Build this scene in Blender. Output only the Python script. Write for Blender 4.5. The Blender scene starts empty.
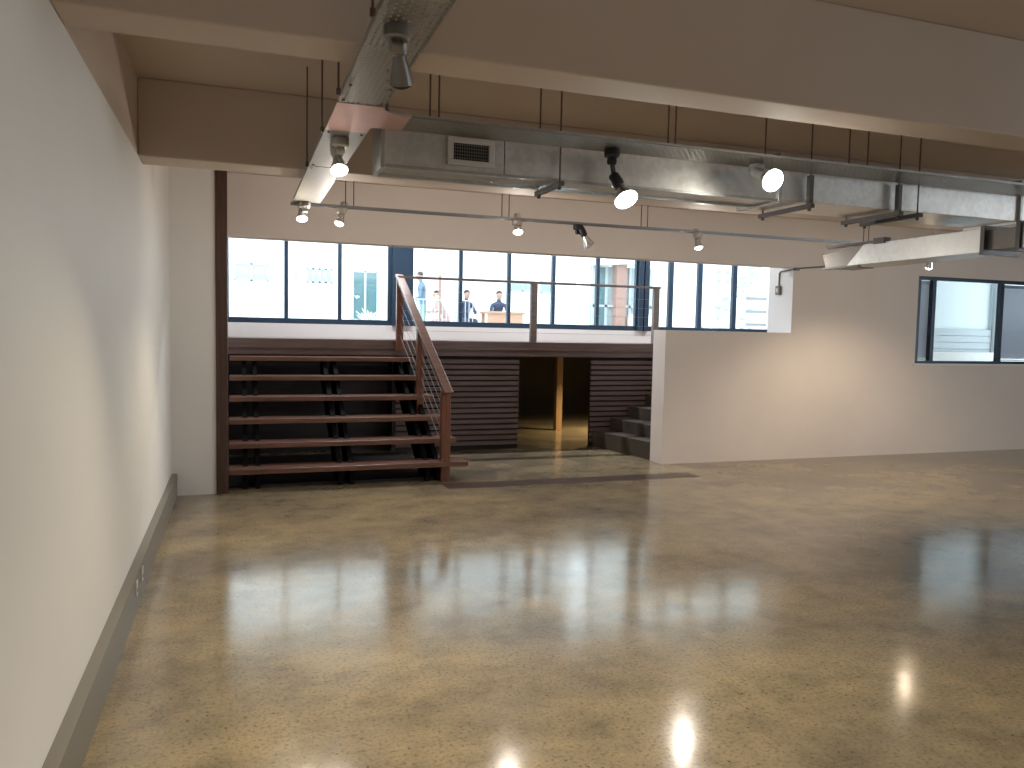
import bpy, bmesh, math, random
from mathutils import Vector, Matrix
random.seed(7)
SC = bpy.context.scene
COL = SC.collection
V = Vector

# ------------------------------------------------------------------ camera
cam_d = bpy.data.cameras.new('camera')
cam_d.sensor_fit = 'HORIZONTAL'; cam_d.sensor_width = 36.0
cam_d.lens = 783.2145 * 36.0 / 1024.0
cam_d.clip_start = 0.05; cam_d.clip_end = 300
cam = bpy.data.objects.new('camera', cam_d); COL.objects.link(cam)
RR = V((0.94342586, -0.33101221, 0.0194565))
UU = V((0.00332532, 0.06811952, 0.99767163))
FF = V((0.33156686, 0.94116452, -0.06536643))
cam.matrix_world = Matrix(((RR.x, UU.x, -FF.x, 0.0), (RR.y, UU.y, -FF.y, 0.0),
                           (RR.z, UU.z, -FF.z, 1.5), (0, 0, 0, 1)))
SC.camera = cam

# ------------------------------------------------------------------ sky, exposure
world = bpy.data.worlds.new('overcast_sky'); SC.world = world
world.use_nodes = True
bgn = world.node_tree.nodes['Background']
bgn.inputs['Color'].default_value = (0.86, 0.94, 1.0, 1)
bgn.inputs['Strength'].default_value = 4.6
vs = SC.view_settings
vs.view_transform = 'Standard'; vs.look = 'None'; vs.gamma = 1.0
vs.use_curve_mapping = False
vs.exposure = 0.25
SC.cycles.max_bounces = 10
SC.cycles.diffuse_bounces = 5
SC.cycles.glossy_bounces = 4
SC.cycles.transparent_max_bounces = 12
SC.cycles.caustics_reflective = False
SC.cycles.caustics_refractive = False
SC.cycles.sample_clamp_indirect = 6.0
SC.cycles.use_denoising = True

def area_light(name, loc, rot, sx, sy, power, color):
    d = bpy.data.lights.new(name, 'AREA'); d.shape = 'RECTANGLE'
    d.size = sx; d.size_y = sy; d.energy = power; d.color = color
    o = bpy.data.objects.new(name, d); COL.objects.link(o)
    o.location = loc; o.rotation_euler = rot
    return o
# area light added as side fill, set inside the unseen right window
area_light('daylight_fill_right', (13.35, -0.9, 1.6), (math.radians(90), 0, math.radians(90)), 6.6, 1.45, 190, (0.94, 0.97, 1.0))

# ------------------------------------------------------------------ materials
def mat(name, color, rough=0.6, metal=0.0, spec=0.5):
    m = bpy.data.materials.new(name); m.use_nodes = True
    b = m.node_tree.nodes['Principled BSDF']
    b.inputs['Base Color'].default_value = (*color, 1)
    b.inputs['Roughness'].default_value = rough
    b.inputs['Metallic'].default_value = metal
    b.inputs['Specular IOR Level'].default_value = spec
    return m
def N(m, t, **kw):
    n = m.node_tree.nodes.new(t)
    for k, v in kw.items(): setattr(n, k, v)
    return n
def L(m, a, b): m.node_tree.links.new(a, b)
def bsdf(m): return m.node_tree.nodes['Principled BSDF']
def noise(m, scale, detail=4, rough=0.55, vec=None, stretch=None):
    n = N(m, 'ShaderNodeTexNoise'); n.inputs['Scale'].default_value = scale
    n.inputs['Detail'].default_value = detail; n.inputs['Roughness'].default_value = rough
    c = N(m, 'ShaderNodeTexCoord')
    src = c.outputs['Object']
    if stretch:
        mp = N(m, 'ShaderNodeMapping'); mp.inputs['Scale'].default_value = stretch
        L(m, src, mp.inputs['Vector']); src = mp.outputs['Vector']
    L(m, src, n.inputs['Vector'])
    return n
def ramp(m, fac, stops):
    r = N(m, 'ShaderNodeValToRGB')
    els = r.color_ramp.elements
    while len(els) < len(stops): els.new(0.5)
    for e, (p, c) in zip(els, stops):
        e.position = p; e.color = (*c, 1)
    L(m, fac, r.inputs['Fac'])
    return r
def mixc(m, fac, a, b, mode='MIX'):
    n = N(m, 'ShaderNodeMix', data_type='RGBA', blend_type=mode)
    for s, v in ((n.inputs[0], fac), (n.inputs[6], a), (n.inputs[7], b)):
        if isinstance(v, (int, float)): s.default_value = v
        elif isinstance(v, tuple): s.default_value = (*v, 1)
        else: L(m, v, s)
    return n.outputs[2]
def bump(m, height, strength, dist=0.01):
    b = N(m, 'ShaderNodeBump'); b.inputs['Strength'].default_value = strength
    b.inputs['Distance'].default_value = dist
    L(m, height, b.inputs['Height']); L(m, b.outputs['Normal'], bsdf(m).inputs['Normal'])

def paint(name, color, var=0.05, rough=0.65):
    m = mat(name, color, rough, spec=0.3)
    n = noise(m, 1.3, 3)
    lo = tuple(c*(1-var) for c in color); hi = tuple(min(1, c*(1+var)) for c in color)
    r = ramp(m, n.outputs['Fac'], [(0.3, lo), (0.7, hi)])
    L(m, r.outputs['Color'], bsdf(m).inputs['Base Color'])
    n2 = noise(m, 90, 2); bump(m, n2.outputs['Fac'], 0.06, 0.004)
    return m

def wood(name, dark, light, rough=0.4, axis='X', scale=1.0):
    m = mat(name, light, rough)
    st = {'X': (0.8, 14, 14), 'Z': (14, 14, 0.8), 'Y': (14, 0.8, 14)}[axis]
    st = tuple(s*scale for s in st)
    n = noise(m, 3.0, 6, 0.6, stretch=st)
    r = ramp(m, n.outputs['Fac'], [(0.3, dark), (0.72, light)])
    L(m, r.outputs['Color'], bsdf(m).inputs['Base Color'])
    bump(m, n.outputs['Fac'], 0.12, 0.004)
    return m

def galvanised(name, color=(0.50, 0.52, 0.52), rough=0.33):
    m = mat(name, color, rough, 1.0)
    v = N(m, 'ShaderNodeTexVoronoi'); v.inputs['Scale'].default_value = 38
    c = N(m, 'ShaderNodeTexCoord'); L(m, c.outputs['Object'], v.inputs['Vector'])
    n = noise(m, 5, 4)
    f = mixc(m, 0.5, v.outputs['Color'], n.outputs['Color'])
    bw = N(m, 'ShaderNodeRGBToBW'); L(m, f, bw.inputs['Color'])
    r = ramp(m, bw.outputs['Val'], [(0.25, tuple(x*0.90 for x in color)), (0.75, tuple(min(1, x*1.08) for x in color))])
    L(m, r.outputs['Color'], bsdf(m).inputs['Base Color'])
    mr = N(m, 'ShaderNodeMapRange'); mr.inputs['To Min'].default_value = rough-0.08; mr.inputs['To Max'].default_value = rough+0.12
    L(m, bw.outputs['Val'], mr.inputs['Value']); L(m, mr.outputs['Result'], bsdf(m).inputs['Roughness'])
    bump(m, n.outputs['Fac'], 0.08, 0.006)
    return m

def perforated(name, axis):
    """galvanised sheet punched with rows of small slots (see-through)"""
    m = galvanised(name, (0.33, 0.325, 0.30), 0.46)
    nt = m.node_tree
    c = N(m, 'ShaderNodeTexCoord'); sp = N(m, 'ShaderNodeSeparateXYZ'); L(m, c.outputs['Object'], sp.inputs[0])
    def cell(sock, pitch, offs=None):
        a = N(m, 'ShaderNodeMath', operation='DIVIDE'); L(m, sock, a.inputs[0]); a.inputs[1].default_value = pitch
        if offs is not None:
            s = N(m, 'ShaderNodeMath', operation='ADD'); L(m, a.outputs[0], s.inputs[0]); L(m, offs, s.inputs[1]); a = s
        f = N(m, 'ShaderNodeMath', operation='FRACT'); L(m, a.outputs[0], f.inputs[0])
        d = N(m, 'ShaderNodeMath', operation='SUBTRACT'); L(m, f.outputs[0], d.inputs[0]); d.inputs[1].default_value = 0.5
        ab = N(m, 'ShaderNodeMath', operation='ABSOLUTE'); L(m, d.outputs[0], ab.inputs[0])
        fl = N(m, 'ShaderNodeMath', operation='FLOOR'); L(m, a.outputs[0], fl.inputs[0])
        h = N(m, 'ShaderNodeMath', operation='MULTIPLY'); L(m, fl.outputs[0], h.inputs[0]); h.inputs[1].default_value = 0.5
        return ab.outputs[0], h.outputs[0]
    along, across = ('X', 'Y') if axis == 'X' else ('Y', 'X')
    ac, hl = cell(sp.outputs[across], 0.020)
    al, _ = cell(sp.outputs[along], 0.032, hl)
    l1 = N(m, 'ShaderNodeMath', operation='LESS_THAN'); L(m, ac, l1.inputs[0]); l1.inputs[1].default_value = 0.21
    l2 = N(m, 'ShaderNodeMath', operation='LESS_THAN'); L(m, al, l2.inputs[0]); l2.inputs[1].default_value = 0.30
    mu = N(m, 'ShaderNodeMath', operation='MULTIPLY'); L(m, l1.outputs[0], mu.inputs[0]); L(m, l2.outputs[0], mu.inputs[1])
    tr = N(m, 'ShaderNodeBsdfTransparent'); mx = N(m, 'ShaderNodeMixShader')
    out = nt.nodes['Material Output']
    L(m, mu.outputs[0], mx.inputs[0]); L(m, bsdf(m).outputs[0], mx.inputs[1]); L(m, tr.outputs[0], mx.inputs[2])
    L(m, mx.outputs[0], out.inputs['Surface'])
    return m

def glass(name, tint=(0.93, 0.97, 0.98), refl=0.07):
    m = bpy.data.materials.new(name); m.use_nodes = True
    nt = m.node_tree; nt.nodes.remove(nt.nodes['Principled BSDF'])
    tr = N(m, 'ShaderNodeBsdfTransparent'); tr.inputs['Color'].default_value = (*tint, 1)
    gl = N(m, 'ShaderNodeBsdfGlossy'); gl.inputs['Roughness'].default_value = 0.02
    mx = N(m, 'ShaderNodeMixShader'); mx.inputs[0].default_value = refl
    L(m, tr.outputs[0], mx.inputs[1]); L(m, gl.outputs[0], mx.inputs[2])
    L(m, mx.outputs[0], nt.nodes['Material Output'].inputs['Surface'])
    return m

def emit(name, color, strength):
    m = mat(name, (0.9, 0.9, 0.9), 0.3)
    b = bsdf(m); b.inputs['Emission Color'].default_value = (*color, 1)
    b.inputs['Emission Strength'].default_value = strength
    return m

def concrete_floor():
    m = mat('polished_concrete', (0.4, 0.3, 0.2), 0.2, spec=0.5)
    big = noise(m, 0.55, 5, 0.62, stretch=(1.0, 1.5, 1.0))
    base = ramp(m, big.outputs['Fac'], [(0.30, (0.170, 0.146, 0.112)), (0.48, (0.285, 0.234, 0.155)), (0.68, (0.41, 0.330, 0.195))])
    mid = noise(m, 3.2, 6, 0.7)
    midr = ramp(m, mid.outputs['Fac'], [(0.30, (0.55, 0.56, 0.57)), (0.52, (0.98, 0.98, 0.98)), (0.74, (1.26, 1.22, 1.14))])
    c1 = mixc(m, 0.85, base.outputs['Color'], midr.outputs['Color'], 'MULTIPLY')
    agg = noise(m, 58, 4, 0.75)
    aggr = ramp(m, agg.outputs['Fac'], [(0.36, (0.36, 0.34, 0.33)), (0.47, (0.94, 0.94, 0.94)), (0.60, (1, 1, 1)), (0.70, (1.25, 1.22, 1.18))])
    c2 = mixc(m, 0.75, c1, aggr.outputs['Color'], 'MULTIPLY')
    pit = N(m, 'ShaderNodeTexVoronoi'); pit.inputs['Scale'].default_value = 22
    tc = N(m, 'ShaderNodeTexCoord'); L(m, tc.outputs['Object'], pit.inputs['Vector'])
    pitr = ramp(m, pit.outputs['Distance'], [(0.09, (0.30, 0.27, 0.24)), (0.15, (1, 1, 1))])
    sel = noise(m, 2.1, 2)
    selr = ramp(m, sel.outputs['Fac'], [(0.50, (0, 0, 0)), (0.60, (1, 1, 1))])
    c3 = mixc(m, selr.outputs['Color'], c2, mixc(m, 1.0, c2, pitr.outputs['Color'], 'MULTIPLY'))
    L(m, c3, bsdf(m).inputs['Base Color'])
    rr = noise(m, 5.0, 6, 0.75)
    mr = N(m, 'ShaderNodeMapRange'); mr.inputs['From Min'].default_value = 0.3; mr.inputs['From Max'].default_value = 0.7
    mr.inputs['To Min'].default_value = 0.10; mr.inputs['To Max'].default_value = 0.18
    L(m, rr.outputs['Fac'], mr.inputs['Value']); L(m, mr.outputs['Result'], bsdf(m).inputs['Roughness'])
    wv = noise(m, 1.6, 3); bump(m, wv.outputs['Fac'], 0.10, 0.02)
    return m

M = {}
M['white'] = paint('white_wall_paint', (0.72, 0.71, 0.69), 0.02)
M['warm'] = paint('warm_white_wall_paint', (0.80, 0.73, 0.68), 0.03)
M['jamb'] = paint('daylit_white_jamb_paint', (0.84, 0.85, 0.85), 0.02)  # lighter than the wall paint: daylight on the jamb put into the colour
M['taupe'] = paint('taupe_ceiling_paint', (0.54, 0.455, 0.39), 0.03)
M['floor'] = concrete_floor()
M['joint'] = wood('dark_floor_strip', (0.05, 0.032, 0.023), (0.10, 0.066, 0.046), 0.3, 'X')
M['trunk'] = mat('grey_trunking_metal', (0.19, 0.178, 0.155), 0.42, 0.0)
M['seam'] = mat('black_seam', (0.02, 0.02, 0.02), 0.7)
M['redwood'] = wood('reddish_brown_timber', (0.105, 0.050, 0.034), (0.225, 0.116, 0.080), 0.32, 'X')
M['redwood_z'] = wood('reddish_brown_upright_timber', (0.105, 0.040, 0.026), (0.240, 0.098, 0.062), 0.35, 'Z')
M['slat'] = wood('dark_slat_timber', (0.095, 0.062, 0.058), (0.175, 0.118, 0.110), 0.45, 'X')
M['fascia'] = wood('greyed_fascia_timber', (0.105, 0.068, 0.064), (0.175, 0.118, 0.110), 0.45, 'X')
M['greywood'] = wood('weathered_grey_timber', (0.15, 0.12, 0.115), (0.24, 0.195, 0.185), 0.4, 'X')
M['post'] = wood('dark_post_timber', (0.035, 0.018, 0.014), (0.095, 0.045, 0.032), 0.4, 'Z')
M['recess'] = wood('near_black_boards', (0.018, 0.016, 0.018), (0.040, 0.034, 0.036), 0.6, 'X')  # near-black boards behind the stairs; also the shade sheet below them
M['back'] = mat('black_backing', (0.012, 0.010, 0.010), 0.8)
M['steel'] = mat('black_steel', (0.007, 0.007, 0.008), 0.7, 0.0, 0.05)
M['step'] = paint('dark_screed', (0.085, 0.072, 0.060), 0.15, 0.5)
M['cable'] = mat('stainless_cable', (0.30, 0.29, 0.29), 0.45, 1.0)
M['frame'] = mat('blue_black_window_metal', (0.018, 0.042, 0.075), 0.4, 0.2)
M['glass'] = glass('window_glass')
M['glass4'] = glass('clear_pane', (0.90, 0.95, 0.97), 0.04)
M['galv'] = galvanised('galvanised_steel')
M['galvduct'] = galvanised('galvanised_duct', (0.70, 0.70, 0.69), 0.38)
M['perfX'] = perforated('perforated_tray_cross', 'X')
M['perfY'] = perforated('perforated_tray_long', 'Y')
M['matte'] = galvanised('dull_galvanised_plate', (0.36, 0.36, 0.355), 0.55)
M['tee'] = galvanised('flare_tinted_tee_plate', (0.62, 0.42, 0.39), 0.5)  # pink lens flare painted into the metal colour
M['rod'] = mat('rusty_threaded_rod', (0.13, 0.085, 0.07), 0.5, 0.4)
M['rail'] = galvanised('track_steel', (0.30, 0.31, 0.33), 0.4)
M['strut'] = mat('dark_strut_channel', (0.10, 0.10, 0.105), 0.4, 0.6)
M['grille'] = mat('grille_frame_paint', (0.50, 0.47, 0.44), 0.45)
M['dark'] = mat('dark_void', (0.012, 0.010, 0.012), 0.8)
M['black'] = mat('black_lampholder', (0.012, 0.014, 0.022), 0.4)
M['pale'] = mat('white_lampholder', (0.62, 0.60, 0.57), 0.4)
M['grey'] = mat('grey_lampholder', (0.20, 0.19, 0.18), 0.4, 0.5)
M['reflector'] = mat('silvered_bulb_glass', (0.62, 0.64, 0.68), 0.15, 0.8)
M['bulb_cool'] = emit('cool_lit_bulb', (0.86, 0.97, 1.0), 14)
M['bulb_warm'] = emit('warm_lit_bulb', (1.0, 0.90, 0.76), 12)
M['tube'] = emit('fluorescent_tube', (0.95, 0.97, 1.0), 8)
M['bulb_off'] = mat('unlit_bulb_face', (0.60, 0.63, 0.70), 0.12)
M['plastic'] = mat('white_plastic', (0.62, 0.60, 0.57), 0.4)
M['conduit'] = mat('grey_conduit', (0.17, 0.17, 0.17), 0.5)
M['blind'] = mat('lilac_blind_slat', (0.70, 0.69, 0.82), 0.5)
M['sill'] = mat('white_sill', (0.82, 0.82, 0.82), 0.4)
M['pine'] = wood('pale_pine', (0.30, 0.18, 0.08), (0.48, 0.31, 0.16), 0.5, 'Z')
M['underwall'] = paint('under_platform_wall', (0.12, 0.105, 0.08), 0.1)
# outside
M['render'] = paint('white_render', (0.88, 0.90, 0.90), 0.02)
M['board'] = mat('grey_boards', (0.38, 0.42, 0.44), 0.5)
M['palegrey'] = paint('pale_grey_render', (0.62, 0.68, 0.70), 0.02)
M['clad'] = paint('dark_grey_cladding', (0.13, 0.13, 0.13), 0.1)
M['paving'] = paint('pale_paving', (0.62, 0.62, 0.60), 0.06)
M['extglass'] = mat('teal_grey_glass', (0.10, 0.19, 0.21), 0.08)
M['extglass2'] = mat('pale_grey_glass', (0.34, 0.42, 0.44), 0.15)
M['extframe'] = mat('pale_grey_frame', (0.45, 0.50, 0.52), 0.4)
M['brick'] = mat('salmon_pier_paint', (0.36, 0.21, 0.17), 0.7)
M['leaf'] = mat('pale_leaf', (0.66, 0.74, 0.64), 0.5)
M['leafdark'] = mat('green_leaf', (0.14, 0.30, 0.16), 0.5)
M['whitesteel'] = mat('white_stair_steel', (0.80, 0.82, 0.82), 0.4)
M['greysteel'] = mat('grey_stair_steel', (0.30, 0.32, 0.33), 0.4)
M['tablewood'] = wood('pale_orange_tabletop', (0.40, 0.22, 0.14), (0.55, 0.33, 0.23), 0.5, 'X')
M['skin'] = mat('skin', (0.45, 0.27, 0.20), 0.6)
M['cl_blue'] = mat('grey_blue_cloth', (0.13, 0.20, 0.27), 0.85)
M['cl_dark'] = mat('dark_navy_cloth', (0.035, 0.05, 0.10), 0.85)
M['cl_pink'] = mat('faded_pink_cloth', (0.50, 0.32, 0.32), 0.85)
M['cl_green'] = mat('grey_green_cloth', (0.24, 0.32, 0.30), 0.85)
M['hair'] = mat('dark_hair', (0.03, 0.025, 0.025), 0.7)

# brick-like block joints on the salmon pier
# ------------------------------------------------------------------ mesh helpers
class MB:
    def __init__(s): s.v = []; s.f = []; s.mi = []; s.cur = 0
    def raw(s, vs, fs):
        b = len(s.v); s.v += [V(p) for p in vs]
        for f in fs: s.f.append([b+i for i in f]); s.mi.append(s.cur)
        return s
    def box(s, x0, x1, y0, y1, z0, z1):
        return s.raw([(x0,y0,z0),(x1,y0,z0),(x1,y1,z0),(x0,y1,z0),(x0,y0,z1),(x1,y0,z1),(x1,y1,z1),(x0,y1,z1)],
                     [(0,3,2,1),(4,5,6,7),(0,1,5,4),(1,2,6,5),(2,3,7,6),(3,0,4,7)])
    def bar(s, a, b, w, h, up=(0,0,1)):
        a, b = V(a), V(b); d = (b-a).normalized(); u = V(up)
        r = d.cross(u)
        if r.length < 1e-4: r = d.cross(V((1,0,0)))
        r.normalize(); u = r.cross(d).normalized()
        r = r*w/2; u = u*h/2
        return s.raw([a-r-u, a+r-u, a+r+u, a-r+u, b-r-u, b+r-u, b+r+u, b-r+u],
                     [(0,3,2,1)[::-1],(4,5,6,7)[::-1],(0,1,5,4)[::-1],(1,2,6,5)[::-1],(2,3,7,6)[::-1],(3,0,4,7)[::-1]])
    def lathe(s, a, b, prof, n=20):
        """prof: list of (t along a->b in metres, radius)"""
        a, b = V(a), V(b); d = (b-a).normalized()
        r = d.cross(V((0,0,1)))
        if r.length < 1e-3: r = d.cross(V((1,0,0)))
        r.normalize(); u = r.cross(d).normalized()
        vs = []; fs = []
        for t, rad in prof:
            for k in range(n):
                an = 2*math.pi*k/n
                vs.append(a + d*t + (r*math.cos(an)+u*math.sin(an))*rad)
        for i in range(len(prof)-1):
            for k in range(n):
                k2 = (k+1) % n
                fs.append((i*n+k, (i+1)*n+k, (i+1)*n+k2, i*n+k2))
        fs.append(tuple(range(n))); fs.append(tuple(reversed(range((len(prof)-1)*n, len(prof)*n))))
        return s.raw(vs, fs)
    def cyl(s, a, b, r, n=10, r1=None):
        l = (V(b)-V(a)).length
        return s.lathe(a, b, [(0, r), (l, r if r1 is None else r1)], n)
    def prism(s, pts, axis, a0, a1):
        """polygon pts in the two other axes extruded along axis"""
        def P(p, a):
            return {'x': (a, p[0], p[1]), 'y': (p[0], a, p[1]), 'z': (p[0], p[1], a)}[axis]
        n = len(pts)
        vs = [P(p, a0) for p in pts] + [P(p, a1) for p in pts]
        fs = [tuple(range(n))[::-1], tuple(range(n, 2*n))] + [(i, (i+1) % n, n+(i+1) % n, n+i) for i in range(n)]
        return s.raw(vs, fs)
    def build(s, name, mats, parent=None, bevel=0, smooth=False, origin=None):
        if not isinstance(mats, (list, tuple)): mats = [mats]
        if parent is not None: o0 = V(parent['_w'])
        elif origin is not None: o0 = V(origin)
        else:
            lo = V((min(v.x for v in s.v), min(v.y for v in s.v), min(v.z for v in s.v)))
            hi = V((max(v.x for v in s.v), max(v.y for v in s.v), max(v.z for v in s.v)))
            o0 = V(((lo.x+hi.x)/2, (lo.y+hi.y)/2, lo.z))
        me = bpy.data.meshes.new(name)
        me.from_pydata([v-o0 for v in s.v], [], s.f)
        for m in mats: me.materials.append(m)
        for p, i in zip(me.polygons, s.mi): p.material_index = i; p.use_smooth = smooth
        bm = bmesh.new(); bm.from_mesh(me); bmesh.ops.recalc_face_normals(bm, faces=bm.faces); bm.to_mesh(me); bm.free()
        if smooth:
            try: me.set_sharp_from_angle(angle=math.radians(35))
            except Exception: pass
        o = bpy.data.objects.new(name, me); COL.objects.link(o)
        o['_w'] = tuple(o0)
        if parent is not None: o.parent = parent
        else: o.location = o0
        if bevel:
            b = o.modifiers.new('edge', 'BEVEL'); b.width = bevel; b.segments = 2; b.limit_method = 'ANGLE'
        return o
def part(name, mb, m, parent, **kw):
    """a child mesh given in world coordinates; keeps the parent's origin"""
    return mb.build(name, m, parent, **kw)
def thing(name, label, cat, loc, group=None):
    o = bpy.data.objects.new(name, None); COL.objects.link(o)
    o.empty_display_size = 0.1
    o.location = loc; o['_w'] = tuple(loc)
    o['label'] = label; o['category'] = cat
    if group: o['group'] = group
    return o
def tag(o, label, cat, group=None, kind=None):
    o['label'] = label; o['category'] = cat
    if group: o['group'] = group
    if kind: o['kind'] = kind
    return o
def struct(o, label=None, cat=None):
    o['kind'] = 'structure'
    if label: o['label'] = label
    if cat: o['category'] = cat
    return o

# ------------------------------------------------------------------ the room
XL, ZB, ZC = -0.545, 2.50, 2.955           # left wall, beam soffit, ceiling
YB, YR = 7.45, 7.97                        # back wall beside the post, back wall on the right
XO0, XO1, XRV = -0.175, 4.68, 6.43         # opening: left jamb, half wall end, right jamb
ZH, ZL = 1.565, 2.365                      # half wall top, lintel soffit
PZ, PY, WY = 1.38, 9.42, 10.70             # platform top, platform front, strip window plane
XE = 13.5

struct(MB().box(XL-0.3, 14.5, -6.3, 14.0, -0.25, 0).build('floor', M['floor'], origin=(0, 0, 0)),
       'polished tan concrete floor with dark speckles', 'floor')
struct(MB().box(XL-0.3, 14.5, -6.3, YR+0.2, ZC, ZC+0.25).build('ceiling', M['taupe'], origin=(0, 0, 0)),
       'flat taupe ceiling slab between the beams', 'ceiling')
w = MB().box(XL-0.3, XL, -6.3, YB+0.6, 0, ZB)
w.cur = 1; w.box(XL-0.3, XL, -6.3, 5.44, ZB, ZC)  # taupe strip puts the shade between the beams into the wall colour
w.cur = 0; w.box(XL-0.3, XL, 5.44, YB+0.6, ZB, ZC)
struct(w.build('wall_left', [M['white'], M['taupe']], origin=(0, 0, 0)), 'long plain white wall on the left', 'wall')
struct(MB().box(XL, XO0, YB, YB+0.55, 0, ZC).build('wall_back_left', M['white']),
       'narrow white wall piece left of the dark post', 'wall')
# right part of the back wall: half wall, lintel, jamb, and the wall round the blind window
WX0, WX1, WZ0, WZ1 = 8.42, 12.4, 1.20, 2.345
b = MB()
b.box(XO1, XRV, YR, YR+0.28, 0, ZH)
b.box(XO0, XRV, YR, YR+0.20, ZL, ZC)
b.cur = 1; b.box(XRV, XRV+0.02, YR+0.004, YR+0.46, 0, ZC)
b.cur = 0; b.box(XRV+0.02, WX0, YR, YR+0.46, 0, ZC); b.box(XRV, XRV+0.02, YR, YR+0.004, 0, ZC)
b.box(WX0, WX1, YR, YR+0.46, 0, WZ0)
b.box(WX0, WX1, YR, YR+0.46, WZ1, ZC)
b.box(WX1, XE+0.3, YR, YR+0.46, 0, ZC)
struct(b.build('wall_back', [M['warm'], M['jamb']], origin=(0, 0, 0)), 'warm white back wall with a half wall and deep jamb', 'wall')
# right and rear walls, the right one cut for the added window
b = MB(); z0, z1 = 0.85, 2.35
for y0, y1 in ((-6.3, -4.3), (2.5, YR+0.46)): b.box(XE, XE+0.3, y0, y1, 0, ZC)
for y0, y1 in ((-4.3, 2.5),): b.box(XE, XE+0.3, y0, y1, 0, z0); b.box(XE, XE+0.3, y0, y1, z1, ZC)
struct(b.build('wall_right', M['white'], origin=(0, 0, 0)))
struct(MB().box(XL-0.3, XE+0.3, -6.3, -6, 0, ZC).build('wall_rear', M['white'], origin=(0, 0, 0)))
# beams
for y0, y1, lab in ((2.848, 3.068, 'nearer taupe ceiling beam crossing the whole picture'), (5.17, 5.44, 'farther taupe ceiling beam behind the duct')):
    struct(MB().box(XL, XE, y0, y1, ZB, ZC).build('ceiling_beam', M['taupe'], origin=(0, 0, 0), bevel=0.008), lab, 'beam')
# grey skirting trunking along the left wall
b = MB().box(XL, -0.500, -6.0, YB, 0, 0.185)
b.box(XL, -0.498, -6.0, YB, 0.189, 0.197)
b.cur = 1; b.box(XL, -0.503, -6.0, YB, 0.185, 0.189)
struct(b.build('baseboard_left', [M['trunk'], M['seam']], origin=(0, 0, 0)), 'grey metal skirting trunking along the left wall', 'skirting')
for y, lab in ((4.70, 'small white socket on the skirting trunking, farther of two'), (4.44, 'small white socket on the skirting trunking, nearer of two')):
    t = thing('power_socket', lab, 'socket', (-0.50, y, 0.10), 'sockets on the skirting trunking')
    part('face_plate', MB().box(-0.500, -0.494, y-0.028, y+0.028, 0.085, 0.165), M['plastic'], t, bevel=0.002)
    part('socket_hole', MB().box(-0.495, -0.4935, y-0.010, y+0.010, 0.105, 0.125), M['dark'], t)
# strips let into the floor at the opening
struct(MB().box(1.90, 4.68, 7.16, 7.42, -0.01, 0.002).build('trim_1', M['joint']), 'dark strip let into the floor at the opening', 'trim')
# dark timber post
t = MB().box(-0.174, -0.075, YB-0.02, YB+0.22, 0, ZC-0.002)
tag(t.build('timber_post', M['post'], bevel=0.004), 'tall dark timber post between white wall and stairs', 'post')

# ------------------------------------------------------------------ raised floor and its front
struct(MB().box(XL-0.2, 8.95, PY+0.02, WY+0.3, PZ-0.14, PZ).build('floor_raised', M['fascia'], origin=(0, 0, 0)),
       'raised timber floor behind the railing', 'floor')
# space above and below the raised floor
b = MB().box(XL-0.2, XO0-0.02, YB+0.55, WY+0.3, 0, 3.5)
struct(b.build('wall_stair_left', M['white'], origin=(0, 0, 0)))
b = MB().box(8.75, 8.95, YR+0.46, WY+0.3, 0, 3.5)
struct(b.build('wall_stair_right', M['white'], origin=(0, 0, 0)))
b = MB().box(XL-0.2, 8.95, YR, WY+0.3, 3.5, 3.7); b.box(XO0-0.3, 8.95, YR, YR+0.2, ZC, 3.5)
struct(b.build('ceiling_raised', M['white'], origin=(0, 0, 0)))
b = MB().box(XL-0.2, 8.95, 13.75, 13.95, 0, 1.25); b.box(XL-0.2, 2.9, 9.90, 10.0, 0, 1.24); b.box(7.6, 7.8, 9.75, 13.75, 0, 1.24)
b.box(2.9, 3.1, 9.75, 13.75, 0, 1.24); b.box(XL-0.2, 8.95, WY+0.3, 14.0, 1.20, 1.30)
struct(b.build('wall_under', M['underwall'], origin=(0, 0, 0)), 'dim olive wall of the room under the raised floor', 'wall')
SX0, SX1, DX0, DX1 = -0.17, 8.1, 3.44, 4.46
SY = 9.50
t = thing('slatted_cladding', 'dark horizontal timber slat cladding under the raised floor', 'cladding', (3.0, SY, 0))
part('fascia_board', MB().box(SX0, SX1, SY-0.10, SY+0.02, PZ-0.108, PZ+0.004), M['fascia'], t, bevel=0.004)
part('ledge_board', MB().box(SX0, SX1, SY-0.07, SY+0.02, PZ-0.185, PZ-0.135), M['fascia'], t, bevel=0.003)
part('backing_board', MB().box(SX0, SX1, SY+0.005, SY+0.03, PZ-0.14, PZ-0.10), M['back'], t)
def slats(x0, x1):
    s = MB(); z = 1.150; k = 0
    while z > 0.06:
        s.box(x0, x1, SY-0.005, SY+0.022, z-0.047, z); z -= 0.0695
    s.cur = 1; s.box(x0, x1, SY+0.022, SY+0.05, 0, PZ-0.14)
    return s
part('recess_panel', MB().box(SX0, 1.84, SY+0.30, SY+0.34, 0, PZ-0.14).box(1.80, 1.84, SY+0.02, SY+0.30, 0, PZ-0.14), M['recess'], t)
part('slat_panel', slats(1.84, DX0), [M['slat'], M['back']], t)
part('slat_panel', slats(DX1, SX1), [M['slat'], M['back']], t)
tag(MB().box(4.665, 4.765, 11.16, 11.26, 0, 1.195).build('prop_post', M['pine'], bevel=0.004),
    'pale timber prop standing in the dim room behind the doorway', 'post')

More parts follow.
